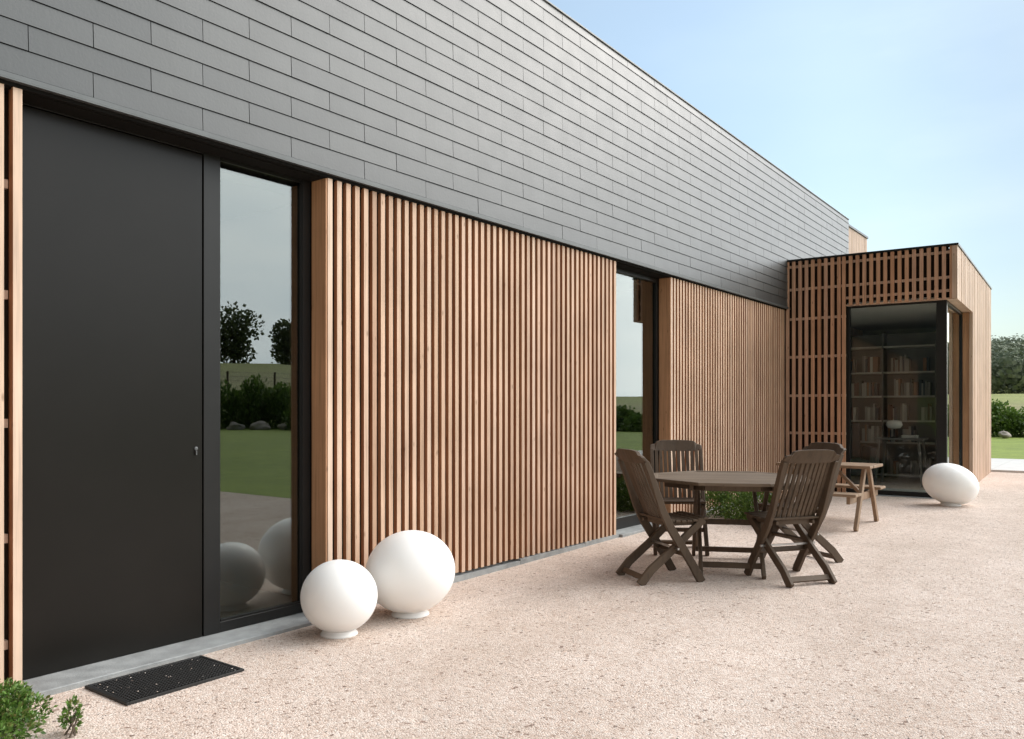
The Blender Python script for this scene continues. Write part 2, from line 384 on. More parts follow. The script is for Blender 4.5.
for ya, yb in ((Y0, 5.5), (5.5, Y1)):
    b.add([(-4.45, ya, fan(zt, ya)), (XS+.006, ya, fan(zt, ya)), (XS+.006, yb, fan(zt, yb)), (-4.45, yb, fan(zt, yb)),
       (-4.45, ya, fan(zt, ya)+.012), (XS+.006, ya, fan(zt, ya)+.012), (XS+.006, yb, fan(zt, yb)+.012), (-4.45, yb, fan(zt, yb)+.012)], [(0,3,2,1),(4,5,6,7),(0,1,5,4),(1,2,6,5),(2,3,7,6),(3,0,4,7)])
b.build('parapet_cap', M['cap_light'], HOUSE)
b = HB(); b.box((-4.0, Y0, 2.768), (XS+.012, YA+.1, 2.7745)); b.box((XS+.004, Y0, 2.775), (XS+.012, YA+.1, 2.797)); b.build('drip_profile', M['capping'], HOUSE)
# slat screens
def screen(y0, y1, z0, pitch_=.0757, w=.0375, rail=True, first=0.):
    b = HB(); y = y0+first
    while y+w <= y1+.002:
        j = rnd.uniform(-.001, .001); jx = rnd.uniform(-.0007, .0007)
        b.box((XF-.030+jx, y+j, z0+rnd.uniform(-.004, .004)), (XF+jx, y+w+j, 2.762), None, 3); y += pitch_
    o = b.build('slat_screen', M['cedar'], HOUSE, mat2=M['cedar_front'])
    b = HB()
    for z in (.25, .8, 1.4, 2., 2.55): b.box((XF-.06, y0, z), (XF-.034, y1, z+.05))
    r = b.build('batten', M['membrane'], o); return o
screen(D1+.002, W0-.0, .085); screen(W1+.003, YA-.005, .105)
# left screen with open rails
b = HB(); p0 = 1.59
for k in range(66):
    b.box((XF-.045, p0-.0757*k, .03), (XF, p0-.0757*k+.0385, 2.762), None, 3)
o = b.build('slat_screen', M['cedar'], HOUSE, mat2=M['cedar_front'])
for z in (.22, .70, 1.22, 1.80, 2.30):
    b = HB(); b.box((XF-.075, Y0, z), (XF-.0455, p0-.003, z+.04)); b.build('rail', M['cedar_board'], o)
# reveal boards
for y0, y1 in ((D1-.012, D1), (W1-.012, W1)):
    b = HB(); b.box((XD+.012, y0, .05), (XF-.003, y1, 2.745)); b.build('reveal_board', M['cedar_fresh'], HOUSE)
for y0, y1 in ((D0-.001, D0+.012), (W0+.001, W0+.014)):
    b = HB(); b.box((XD+.012, y0, .05), (XF-.052, y1, 2.745)); b.build('reveal_board', M['cedar_fresh'], HOUSE)
# plinth kerb below slats and thresholds
for y0, y1, xf in ((Y0, D0-.02, -3.99), (D1+.01, W0, -3.985), (W1+.0, YA, -3.985)):
    y = y0; b = HB()
    while y < y1-.01:
        e = min(y+1., y1); b.box((-4.08, y+.002, -.1), (xf, e-.002, gz(0, e)+.030)); y = e
    b.build('plinth', M['bluestone'], HOUSE)
b = HB(); b.box((-4.20, D0-.015, -.1), (-3.925, D1+.005, .028)); b.build('threshold', M['bluestone'], HOUSE, .004)
b = HB(); b.box((-4.20, W0+.003, -.1), (-3.95, W1-.003, .085)); b.build('threshold', M['bluestone'], HOUSE, .004)
# entrance door
b = HB(); b.box((XD-.055, D0+.002, .03), (XD-.002, 2.625, 2.732)); DO = b.build('door', M['door'], HOUSE, .002)
def cyl(b, c, r, h, axis='X', seg=20):
    rot = {'X': Matrix.Rotation(R_(90), 4, 'Y'), 'Y': Matrix.Rotation(R_(-90), 4, 'X'), 'Z': Matrix.Identity(4)}[axis]
    b.lathe([(r, 0), (r, h*.8), (r*.85, h)], seg, Matrix.Translation(c) @ rot)
b = HB(); cyl(b, (XD-.002, 2.585, 1.085), .011, .006); b.box((XD-.0015, 2.581, 1.050), (XD+.009, 2.587, 1.074)); b.build('lock', M['capping'], DO)
# door/window surround
b = HB()
b.box((XD-.06, 2.632, .03), (XD+.002, 2.735, 2.762)); b.box((XD-.06, 3.320, .03), (XD+.002, D1-.013, 2.762))
b.box((XD-.06, 2.7352, .03), (XD+.001, 3.3198, .088)); b.box((XD-.06, 2.7352, 2.745), (XD+.001, 3.3198, 2.762)); b.box((XD-.06, D0+.002, 2.738), (XD+.0, 2.6315, 2.762))
WI = b.build('window', M['dark_frame'], HOUSE, .0015)
b = HB(); b.box((XD-.030, 2.735, .088), (XD-.022, 3.320, 2.745)); b.build('pane', M['glass'], WI)
b = HB()
for q in ((2.735, .088, 2.742, 2.745), (3.311, .088, 3.320, 2.745), (2.7472, .088, 3.3108, .10), (2.7472, 2.727, 3.3108, 2.745)):
    b.box((XD-.021, q[0], q[1]), (XD-.006, q[2], q[3]))
b.build('frame', M['dark_frame'], WI)
b = HB()
b.box((XD-.06, W0+.015, .087), (XD+.002, W0+.06, 2.745)); b.box((XD-.06, W1-.055, .087), (XD+.002, W1-.013, 2.745))
b.box((XD-.06, W0+.0602, .087), (XD+.001, W1-.0552, .20)); b.box((XD-.06, W0+.0602, 2.70), (XD+.001, W1-.0552, 2.762))
WI = b.build('window', M['dark_frame'], HOUSE, .0015)
b = HB(); b.box((XD-.030, W0+.06, .20), (XD-.022, W1-.055, 2.70)); b.build('pane', M['glass'], WI)

# end block of the house beyond the slates
b = HB(); y = Y1+.005
while y < 16.7:
    b.box((-4.10, y, .1), (-4.05+rnd.uniform(-.002, .002), y+.083, 4.60)); y += .086
y = -4.135
while y > -8: b.box((y-.083, 16.7, .1), (y, 16.745, 4.60)); y -= .086
b.build('board_cladding', M['cedar_board'], HOUSE)
b = HB(); b.box((-8, Y1+.006, .1), (-4.105, 16.69, 4.60)); b.build('wall', M['membrane'], HOUSE)
b = HB(); b.box((-8.02, Y1+.003, 4.603), (-4.03, 16.77, 4.64)); b.build('parapet_cap', M['dark_frame'], HOUSE)

# ---- annex (a wing of the house)
TH = R_(2.2); AT = INV @ Matrix.Translation((-1.795, 12.03, 0)) @ Matrix.Rotation(TH, 4, 'Z')
def AB(): return MB(AT.copy())
AL = -2.225; AD = 4.83; ZT = 3.452; ZH = 2.758; ZG = .118; OJ = -1.388; SO = 1.84
b = AB()
b.box((AL-.3, .085, ZG-.2), (OJ-.03, .25, 3.446)); b.box((OJ-.0295, .086, 2.83), (-.12, .25, 3.4515))      # front wall + header
b.box((-.25, .2505, 2.831), (-.065, SO+.06, 3.446)); b.box((-.25, SO+.03, ZG-.2), (-.066, AD-.06, 2.83)); b.box((-.25, SO+.0605, 2.8305), (-.067, AD-.06, 3.446))
b.box((AL, AD-.3, ZG-.2), (-.2505, AD-.06, 3.446)); b.build('wing_wall', M['backing'], HOUSE)
b = AB(); b.box((AL-.1, .14, 3.40), (-.06, AD-.07, 3.44)); b.build('roof', M['capping'], HOUSE)
b = AB(); b.box((AL-.012, -.012, ZT), (.012, .13, ZT+.028)); b.box((-.05, .1305, ZT), (.012, AD+.01, ZT+.028)); b.box((AL-.012, AD-.04, ZT), (-.0505, AD+.01, ZT+.028)); b.build('parapet_cap', M['dark_frame'], HOUSE)
b = AB(); b.box((AL-.03, .006, ZG-.05), (AL-.002, .084, ZT-.002)); b.build('corner_profile', M['dark_frame'], HOUSE)
# front slat screen
b = AB(); x = AL+.012; k = 0; pit = .0893
while x < OJ-.03:
    b.box((x, 0, ZG+.02), (x+.046, .03, ZT-.0008)); x += pit
b.box((OJ-.045, -.001, ZG+.02), (OJ, .031, ZT-.0008))
x = OJ+.045
while x < -.09:
    b.box((x, 0, ZH), (x+.046, .03, ZT-.0008)); x += .0893
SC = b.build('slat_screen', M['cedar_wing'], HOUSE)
b = AB(); b.box((-.062, -.004, ZH), (-.0015, .03, ZT-.0008)); b.build('corner_board', M['cedar_board'], HOUSE)
for z in (.95, 1.49, 2.05, 2.60):
    b = AB(); b.box((AL+.005, .031, z), (OJ-.002, .056, z+.035)); b.build('rail', M['cedar_board'], SC)
for z in (3.03, 3.36):
    b = AB(); b.box((AL+.005, .031, z), (-.063, .056, z+.035)); b.build('rail', M['cedar_board'], SC)
b = AB(); b.box((OJ+.002, .031, 2.855), (-.063, .056, 2.89)); b.build('rail', M['cedar_board'], SC)
# side boards
b = AB(); y = .0
while y < AD-.02:
    wv = rnd.choice((.07, .07, .095)); e = min(y+wv, AD)
    if y < SO-.04 and e > SO: e = SO
    z0 = ZH-.005 if y < SO-.04 else ZG+.045
    b.box((-.045, y+.0015, z0), (rnd.uniform(-.003, .002), e-.0015, ZT-.004)); y = e
y = -.05
while y > AL-.3:
    b.box((y-.067, AD-.045, ZG+.04), (y, AD, ZT-.004)); y -= .07
b.build('board_cladding', M['cedar_board'], HOUSE)
# soffit of the cut corner, reveals
b = AB(); b.box((OJ, .032, ZH+.0), (-.063, .125, ZH+.02)); b.box((-.30, .126, ZH+.001), (-.047, SO-.001, ZH+.02)); b.build('soffit', M['cedar_board'], HOUSE)
b = AB(); b.box((-.15, SO-.0, ZG+.04), (-.046, SO+.022, ZH-.001)); b.build('reveal_board', M['cedar_fresh'], HOUSE)
# corner window
ZB = .135
b = AB()
b.box((OJ, .10, ZB), (OJ+.04, .16, ZH-.001)); b.box((OJ+.0402, .10, ZB), (-.262, .16, ZB+.055)); b.box((OJ+.0402, .10, ZH-.025), (-.262, .16, ZH-.001))
b.box((-.26, .09, ZB-.02), (-.135, .17, ZH-.0005))
b.box((-.19, .171, ZB), (-.135, SO-.045, ZB+.055)); b.box((-.19, .171, ZH-.04), (-.135, SO-.045, ZH-.001)); b.box((-.19, SO-.044, ZB), (-.135, SO-.001, ZH-.001))
WI = b.build('corner_window', M['dark_frame'], HOUSE, .0015)
b = AB(); b.box((OJ+.04, .125, ZB+.055), (-.262, .133, ZH-.025)); b.build('pane', M['corner_glass'], WI)
b = AB(); b.box((-.165, .171, ZB+.055), (-.157, SO-.045, ZH-.04)); b.build('pane', M['glass'], WI)
b = AB(); b.box((OJ-.05, -.03, ZG-.2), (-.05, .2, ZB-.004)); b.box((-.22, .2005, ZG-.2), (-.0, SO, ZB-.003)); b.build('threshold', M['bluestone'], HOUSE)
b = AB(); b.box((-.12, SO+.0, ZG-.2), (-.004, AD-.01, ZG+.035)); b.build('plinth', M['bluestone'], HOUSE); b = AB(); b.box((AL-.0, .012, ZG-.2), (OJ-.06, .08, ZG+.015)); b.build('plinth', M['bluestone'], HOUSE)
# annex interior
b = AB(); b.box((AL+.02, .17, ZG-.1), (-.2505, AD-.31, ZB+.006)); b.build('interior_floor', M['floor'], HOUSE)
b = AB(); b.box((AL+.0, .251, 2.80), (-.2515, AD-.301, 2.8285)); b.build('interior_ceiling', M['ceiling'], HOUSE)
b = AB(); b.box((AL+.0, .251, ZB+.007), (AL+.04, AD-.301, 2.799)); b.box((AL+.041, AD-.34, ZB+.007), (-.2515, AD-.302, 2.799)); b.box((-.30, SO+.04, ZB+.007), (-.2516, AD-.341, 2.799)); b.build('interior_wall', M['plaster'], HOUSE)

# things in the annex
AW = Matrix.Translation((-1.795, 12.03, 0)) @ Matrix.Rotation(TH, 4, 'Z')
def at_annex(x, y, z): return AW @ Vector((x, y, z))
bc = empty('bookcase', at_annex(-1.55, 2.75, ZB+.007), TH)
tag(bc, 'tall dark bookcase of pale shelves behind the corner window', 'bookcase')
b = MB(); b.box((-.66, .30, 0), (.95, .33, 2.45)); b.build('back_panel', M['shelf'], bc)
for x in (-.66, .12, .922):
    b = MB(); b.box((x, 0, 0), (x+.028, .2995, 2.45)); b.build('side_panel', M['shelf'], bc)
shz = [.06, .60, .96, 1.37, 1.77, 2.20]
for z in shz:
    b = MB()
    b.box((-.631, -.004, z), (.1195, .299, z+.026)); b.box((.1485, -.004, z), (.9215, .299, z+.026)); b.build('shelf', M['shelf_board'], bc)
bookmesh = []
for k in range(5):
    b = MB(); h = (.20, .23, .26, .215, .28)[k]; t = (.022, .03, .038, .045, .028)[k]; d = (.15, .17, .19, .16, .2)[k]
    b.box((0, 0, 0), (.003, d, h)); b.box((t-.003, 0, 0), (t, d, h)); b.box((.0032, 0, 0), (t-.0032, .004, h)); b.box((.0032, .006, .004), (t-.0032, d-.004, h-.004))
    me = b.build('book', M['book']); bookmesh.append((me, t, h)); 
used = [0]*5
for z in shz[:5]:
    for x0, x1 in ((-.62, .10), (.16, .91)):
        x = x0+rnd.uniform(0, .1)
        while x < x1-.06:
            if rnd.random() < .16: x += rnd.uniform(.08, .22); continue
            k = rnd.randrange(5); me, t, h = bookmesh[k]
            if x+t > x1: break
            o = me if not used[k] else me.copy()
            if used[k]: COL.objects.link(o)
            used[k] = 1
            o.location = at_annex(-1.55+x, 2.77+rnd.uniform(0, .05), ZB+.007+z+.0265)
            o.rotation_euler = (0, 0, TH); tag(o, 'book standing upright on the dark shelves behind the corner window', 'book', 'books in the bookcase')
            x += t+.002
# desk with lamp
dk = empty('desk', at_annex(-.95, 1.7, ZB+.007), TH); tag(dk, 'slim dark desk standing in front of the bookcase', 'desk')
b = MB(); b.box((-.34, -.28, .70), (.34, .28, .73)); b.build('desk_top', M['shelf'], dk, .003)
for sx in (-1, 1):
    for sy in (-1, 1):
        b = MB(); b.bar([(sx*.33, sy*.26, 0), (sx*.27, sy*.22, .70)], .035, .035, (1, 0, 0)); b.build('leg', M['shelf'], dk)
tl = empty('table_lamp', at_annex(-1.05, 1.68, ZB+.737), TH); tag(tl, 'small table lamp with round cream shade on the dark desk', 'lamp')
b = MB(); b.lathe([(.06, 0), (.065, .01), (.012, .02), (.01, .16)], 24); b.build('lamp_base', M['fabric'], tl)
b = MB(); b.lathe([(.03, .14), (.09, .15), (.12, .20), (.10, .25), (.03, .27)], 28); b.build('lamp_shade', M['cream'], tl)
pp = MB(AW @ Matrix.Translation((-.82, 1.62, ZB+.739))); 
for k in range(7): pp.box((-.11, -.08, k*.006), (.11, .08, k*.006+.005), Matrix.Rotation(rnd.uniform(-.25, .25), 4, 'Z'))
tag(pp.build('magazine_stack', M['cream']), 'low stack of white papers on the dark desk', 'magazines')
ac = empty('armchair', at_annex(-1.72, 1.35, ZB+.007), TH+.4); tag(ac, 'dark upholstered armchair at the left behind the corner window', 'armchair')
b = MB(); b.box((-.33, -.30, .16), (.33, .28, .40)); b.build('seat', M['fabric'], ac, .04, 3)
b = MB(); b.bar([(0, .22, .36), (0, .30, .60), (0, .36, .95)], .60, .12, (1, 0, 0)); b.build('backrest', M['fabric'], ac, .03, 3)
for sx in (-1, 1):
    b = MB(); b.box((sx*.375-.045, -.30, .16), (sx*.375+.045, .28, .60)); b.build('armrest', M['fabric'], ac, .03, 3)
    for sy in (-1, 1):
        b = MB(); b.bar([(sx*.32, sy*.24, 0), (sx*.30, sy*.22, .165)], .03, .03, (1, 0, 0)); b.build('leg', M['shelf'], ac)

# ------------------------------------------------------------ door mat
mt = MB(); mx0, mx1, my0, my1, mz = -3.895, -3.515, 1.855, 2.455, .001
mt.box((mx0, my0, mz), (mx1, my0+.014, .014)); mt.box((mx0, my1-.014, mz), (mx1, my1, .014)); mt.box((mx0, my0+.0142, mz), (mx0+.014, my1-.0142, .014)); mt.box((mx1-.014, my0+.0142, mz), (mx1, my1-.0142, .014))
n = 34
for i in range(1, n):
    y = my0+6*i/n*.1; mt.box((mx0+.0142, y-.0022, mz), (mx1-.0142, y+.0022, .0125))
for i in range(1, 20):
    x = mx0+.38*i/20; mt.box((x-.0022, my0+.0142, mz), (x+.0022, my1-.0142, .0115))
mt.box((mx0+.002, my0+.002, .0005), (mx1-.002, my1-.002, .003))
cx_, cy_ = -3.705, 2.155
mo = mt.build('door_mat', M['rubber'], None, .0008)
tag(mo, 'black rubber grid door mat on the gravel before the black door', 'door mat')

# ------------------------------------------------------------ globe lamps
def globe(x, y, dia, hgt, tilt, label, base_r, rz=0., sink=.0, long=1.):
    g = empty('globe_lamp', (x, y, gz(x, y)), rz); tag(g, label, 'lamp', 'white globe lamps')
    b = MB(); prof = []; n = 40
    for i in range(n+1):
        a = -math.pi/2+math.pi*i/n; prof.append((max(.001, math.cos(a))*dia/2, math.sin(a)*hgt/2))
    T = Matrix.Translation((0, 0, hgt/2+.012)) @ Matrix.Rotation(R_(tilt), 4, 'Y') @ Matrix.Diagonal((long, 1, 1, 1))
    b.lathe(prof, 64, T); b.build('globe', M['opal'], g)
    b = MB(); b.lathe([(base_r*.98, -.004), (base_r*1.02, .003), (base_r*.99, .009), (base_r*.90, .022), (base_r*.93, .045)], 48); b.build('lamp_base', M['opal_foot'], g)
    return g
globe(-3.645, 3.18, .437, .415, 6, 'smaller white globe lamp nearest the window, front one of the pair by the slat wall', .105, R_(40))
globe(-3.625, 3.745, .565, .515, -9, 'larger white globe lamp, rear one of the pair beside the slat wall', .118, R_(37))
globe(-1.78, 11.40, .52, .505, 17, 'egg-shaped white lamp lying tilted in front of the corner window', .12, R_(28), long=1.25)

# ------------------------------------------------------------ chairs
def stile(y_off=0.):
    # side curve (y forward, z up) of the long leg that becomes the back
    return [(.235, .0), (.16, .13), (.07, .27), (-.015, .40), (-.075, .52), (-.125, .66), (-.175, .80), (-.208, .872)]
def make_chair():
    c = empty('folding_chair')
    T = M['teak_dark']
    for sx in (-1, 1):
        b = MB(); b.bar([(sx*.215, y, z) for y, z in stile()], .030, [.060, .058, .060, .058, .052, .046, .042, .038]); b.build('back_post', T, c, .003)
        b = MB(); b.bar([(sx*.180, -.235, 0), (sx*.180, -.15, .10), (sx*.180, .02, .235), (sx*.180, .17, .365), (sx*.180, .27, .445)], .028, [.064, .060, .056, .052, .045]); b.build('leg', T, c, .003)
    b = MB()
    for i in range(8):
        y = -.055+i*.046; z = .432+.018*((y-.1)/.2)**2
        b.box((-.205+.012*(i > 5), y, z), (.205-.012*(i > 5), y+.038, z+.016))
    b.box((-.165, -.05, .405), (-.145, .30, .4315)); b.box((.145, -.05, .405), (.165, .30, .4315))
    b.build('seat', T, c, .002)
    # backrest: curved slats between rails
    b = MB()
    cur = [(-.010, .435), (-.045, .52), (-.100, .64), (-.150, .76), (-.195, .865)]
    for i in range(10):
        x = -.176+i*.352/9; bow = -.028*(1-(x/.19)**2)
        b.bar([(x, y+bow+.008, z) for y, z in cur], .027, .012)
    b.bar([(x, -.0-.028*(1-(x/.2)**2)+.006, .425) for x in (-.2, -.1, 0, .1, .2)], .022, .042, (0, 1, 0))
    b.build('backrest', T, c, .0015)
    # crest rail with stepped outline
    b = MB(); xs = [-.228, -.215, -.185, -.165, -.11, 0, .11, .165, .185, .215, .228]; top = [.905, .915, .920, .944, .953, .955, .953, .944, .920, .915, .905]; bot = [.866, .864, .862, .860, .858, .856, .858, .860, .862, .864, .866]
    vs = []
    for x, t, bo in zip(xs, top, bot):
        bow = -.024*(1-(x/.23)**2); y0 = -.200-bow*0+bow
        vs += [(x, y0+.020, bo), (x, y0-.008, bo), (x, y0-.052, t), (x, y0-.022, t)]
    n = len(xs); fs = [(0,1,2,3), tuple(4*(n-1)+k for k in (3,2,1,0))]
    for i in range(n-1):
        for k in range(4): fs.append((4*i+k, 4*i+4+k, 4*i+4+(k+1)%4, 4*i+(k+1)%4))
    b.add(vs, fs); b.build('top_rail', T, c, .004, 2)
    b = MB(); b.bar([(-.166, -.20, .042), (.166, -.20, .042)], .04, .020, (0, .6, .8)); b.build('stretcher', T, c, .002)
    b = MB(); b.bar([(-.20, .12, .20), (.20, .12, .20)], .036, .020, (0, .6, .8)); b.build('stretcher', T, c, .002)
    b = MB(); b.bar([(-.235, .0395, .248), (.235, .0395, .248)], .014, .014, (0, 1, 0)); b.build('pivot_rod', M['chrome'], c)
    return c
def rz_of(fx, fy): return math.atan2(-fx, fy)
ch0 = make_chair()
spots = [((-2.835, 5.59), (.58, .80), 'folding teak chair at the near left of the octagonal table, back towards the globe lamps'),
         ((-2.01, 6.115), (-.82, .57), 'folding teak chair seen from behind in full at the near right of the octagonal table'),
         ((-3.20, 6.70), (.52, -.85), 'folding teak chair facing the camera beyond the left end of the octagonal table'),
         ((-2.17, 6.86), (-.50, -.82), 'folding teak chair mostly hidden behind the near right chair, only crest and a leg showing')]
for i, (p, f, lab) in enumerate(spots):
    o = ch0 if i == 0 else copy_tree(ch0)
    o.location = (p[0], p[1], gz(*p)); o.rotation_euler = (0, 0, rz_of(*f)); o.scale = (1.02, 1.02, 1.02); tag(o, lab, 'chair', 'folding teak chairs around the table')

# ------------------------------------------------------------ octagonal table
tc = (-2.575, 6.30); tb_ = empty('octagonal_table', (*tc, gz(*tc)), math.atan2(.44, .90))
tag(tb_, 'weathered octagonal teak garden table with four folding chairs around it', 'table')
Rr = .665; zt = .70
b = MB()
import itertools
octo = [(Rr*math.cos(R_(22.5+45*k)), Rr*math.sin(R_(22.5+45*k))) for k in range(8)]
def xat(y):   # half width of octagon at y
    a = Rr*math.cos(R_(22.5)); h = Rr*math.sin(R_(22.5)); y = abs(y)
    return a if y <= h else a-(y-h)
a_ = Rr*math.cos(R_(22.5)); npl = 13; wpl = 2*a_/npl
for i in range(npl):
    y0 = -a_+i*wpl+.003; y1 = -a_+(i+1)*wpl-.003
    ys = [y0]+[q for q in (-Rr*math.sin(R_(22.5)), Rr*math.sin(R_(22.5))) if y0 < q < y1]+[y1]
    poly = [(-xat(y)+.045, y) for y in ys]+[(xat(y)-.045, y) for y in reversed(ys)]
    if i in (0, npl-1): continue
    b.prism(poly, zt-.003, zt+.017)
b.build('tabletop', M['teak_top'], tb_, .002)
b = MB()
for k in range(8):
    p, q = Vector((*octo[k], 0)), Vector((*octo[(k+1) % 8], 0)); s_ = 1-.058/a_
    b.add([(p.x, p.y, zt-.004), (q.x, q.y, zt-.004), (q.x*s_, q.y*s_, zt-.004), (p.x*s_, p.y*s_, zt-.004), (p.x, p.y, zt+.020), (q.x, q.y, zt+.020), (q.x*s_, q.y*s_, zt+.020), (p.x*s_, p.y*s_, zt+.020)],
          [(0,3,2,1),(4,5,6,7),(0,1,5,4),(1,2,6,5),(2,3,7,6),(3,0,4,7)])
b.build('table_rim', M['teak_top'], tb_, .003)
b = MB()
for k in range(8):
    p, q = octo[k], octo[(k+1) % 8]; s_ = .80; b.bar([(p[0]*s_, p[1]*s_, zt-.028), (q[0]*s_, q[1]*s_, zt-.028)], .045, .022, (0, 0, 1))
b.bar([(-.30, -.5, zt-.03), (-.30, .5, zt-.03)], .04, .03, (0, 0, 1)); b.bar([(.30, -.5, zt-.03), (.30, .5, zt-.03)], .04, .03, (0, 0, 1))
b.build('apron', M['teak_dark'], tb_, .002)
for sx in (-1, 1):
    for dr, off in ((1, 0), (-1, .032)):
        xx = sx*(.26-off); b = MB(); b.bar([(xx, dr*.46, 0), (xx, dr*.30, .14), (xx, -dr*.02, .38), (xx, -dr*.38, zt-.035)], .028, [.062, .056, .05, .045]); b.build('leg', M['teak_dark'], tb_, .003)
for y, z in ((.36, .075), (-.36, .075), (0, .355)):
    b = MB(); b.bar([(-.245, y, z), (.245, y, z)], .042, .024, (0, 0, 1)); b.build('stretcher', M['teak_dark'], tb_, .002)

# ------------------------------------------------------------ picnic table
pt = empty('picnic_table', (-2.60, 9.08, gz(-2.6, 9.08)), 0.)
tag(pt, 'small wooden picnic table with attached benches near the corner window', 'picnic table')
for k in range(4):
    y = -.27+k*.137; b = MB(); b.box((-.46+rnd.uniform(-.004, .004), y, .615), (.50+rnd.uniform(-.004, .004), y+.128, .645)); b.build('top_plank', M['pine'], pt, .006, 2)
for sy in (-1, 1):
    b = MB()
    for k in (0, 1):
        y = sy*.50+(k-.5)*.118-.056; b.box((-.46, y, .352), (.45, y+.112, .380))
    b.build('bench', M['pine'], pt, .006, 2)
for sx in (-1, 1):
    for sy in (-1, 1):
        b = MB(); b.bar([(sx*.40, sy*.43, 0), (sx*.40, sy*.09, .612)], .036, .066, (1, 0, 0)); b.build('leg', M['pine'], pt, .004)
    b = MB(); b.box((sx*.40-.055*(sx > 0)-(-.018 if sx < 0 else 0), -.56, .275), (sx*.40-.055*(sx > 0)-(-.018 if sx < 0 else 0)+.036, .56, .351)); b.build('bearer', M['pine'], pt, .004)
    b = MB(); b.bar([(sx*.37, 0, .31), (sx*.08, 0, .60)], .05, .032, (0, 1, 0)); b.build('brace', M['pine'], pt, .003)

# ------------------------------------------------------------ plants
def leaf_cloud(b, n, pos, size, up=.5, asp=.55):
    for i in range(n):
        p, d = pos(); s_ = size*rnd.uniform(.6, 1.25)
        d = (Vector(d)+Vector((rnd.gauss(0, .6), rnd.gauss(0, .6), rnd.gauss(0, .6)+up))).normalized()
        s1 = d.cross(Vector((rnd.gauss(0, 1), rnd.gauss(0, 1), rnd.gauss(0, 1)))).normalized(); nn = d.cross(s1)
        P = Vector(p); w = s_*asp/2
        vs = [P, P+d*s_*.5+s1*w+nn*s_*.06, P+d*s_+nn*-.02*s_, P+d*s_*.5-s1*w+nn*s_*.06]
        b.add(vs, [(0, 1, 2, 3)], False)
def shrub(name, x, y, lobes, n, leaf, mat, label, cat, stems=12):
    e = empty(name, (x, y, gz(x, y))); tag(e, label, cat)
    b = MB(); tot = sum(l[3]**2 for l in lobes)
    for lx, ly, lz, lr in lobes:
        def pos():
            d = Vector((rnd.gauss(0, 1), rnd.gauss(0, 1), rnd.gauss(0, 1)+.3)).normalized(); r = lr*rnd.uniform(.35, 1)**.6*(1+.18*noise.noise(d*3+Vector((x, lx*9, 0))))
            p = Vector((lx, ly, lz))+d*r; p.z = abs(p.z)+.005; return p, d
        leaf_cloud(b, int(n*lr*lr/tot), pos, leaf)
    b.build('foliage', mat, e)
    b = MB()
    for k in range(stems):
        l = rnd.choice(lobes); tip = Vector((l[0], l[1], l[2]))+Vector((rnd.uniform(-.7, .7), rnd.uniform(-.7, .7), rnd.uniform(0, .8)))*l[3]
        mid = tip*.5+Vector((rnd.uniform(-.02, .02), rnd.uniform(-.02, .02), .02)); b.bar([(rnd.uniform(-.03, .03), rnd.uniform(-.03, .03), -.01), mid, tip], [.006, .005, .002], [.006, .005, .002], (1, .2, 0))
    b.build('stem', M['bark'], e)
    return e
shrub('box_shrub', -3.66, 1.40, [(0, 0, .08, .13), (.06, .10, .07, .085), (-.10, .06, .11, .09), (.10, -.04, .06, .12), (-.06, -.12, .10, .12), (.02, .04, .15, .07), (.17, .02, .05, .08), (-.09, .13, .12, .045), (.2, -.12, .05, .1)], 4200, .023, M['box_leaf'], 'low leafy green box shrub at the foot of the left wooden post', 'shrub', 26).scale = (.95, .95, .82)
shrub('seedling', -3.385, 1.56, [(0, 0, .06, .042), (.01, .0, .105, .03), (-.02, .01, .03, .03)], 200, .023, M['box_leaf'], 'small green sprig growing alone between the box shrub and the door mat', 'plant', 5)
shrub('low_hedge_shrub', -3.40, 8.95, [(-.42, 0, .10, .22), (-.2, .05, .14, .24), (.08, -.05, .13, .24), (.25, .02, .09, .18), (-.05, -.2, .08, .18)], 6000, .035, M['hedge_leaf'], 'low bright green shrub behind the octagonal table, against the slat wall', 'shrub', 20)

def tree_proto(n, h, cr, leaf, mat):
    b = MB(); lobes = []
    for k in range(13):
        a = rnd.uniform(0, 6.28); rr = rnd.uniform(0, .62)*cr; lobes.append((math.cos(a)*rr, math.sin(a)*rr, h*rnd.uniform(.14, .76), cr*rnd.uniform(.38, .58)))
    for l in lobes:
        def pos():
            d = Vector((rnd.gauss(0, 1), rnd.gauss(0, 1), rnd.gauss(0, 1))).normalized(); return Vector(l[:3])+d*l[3]*rnd.uniform(.5, 1.05), d
        leaf_cloud(b, n//13, pos, leaf, .1, .9)
    return b, lobes
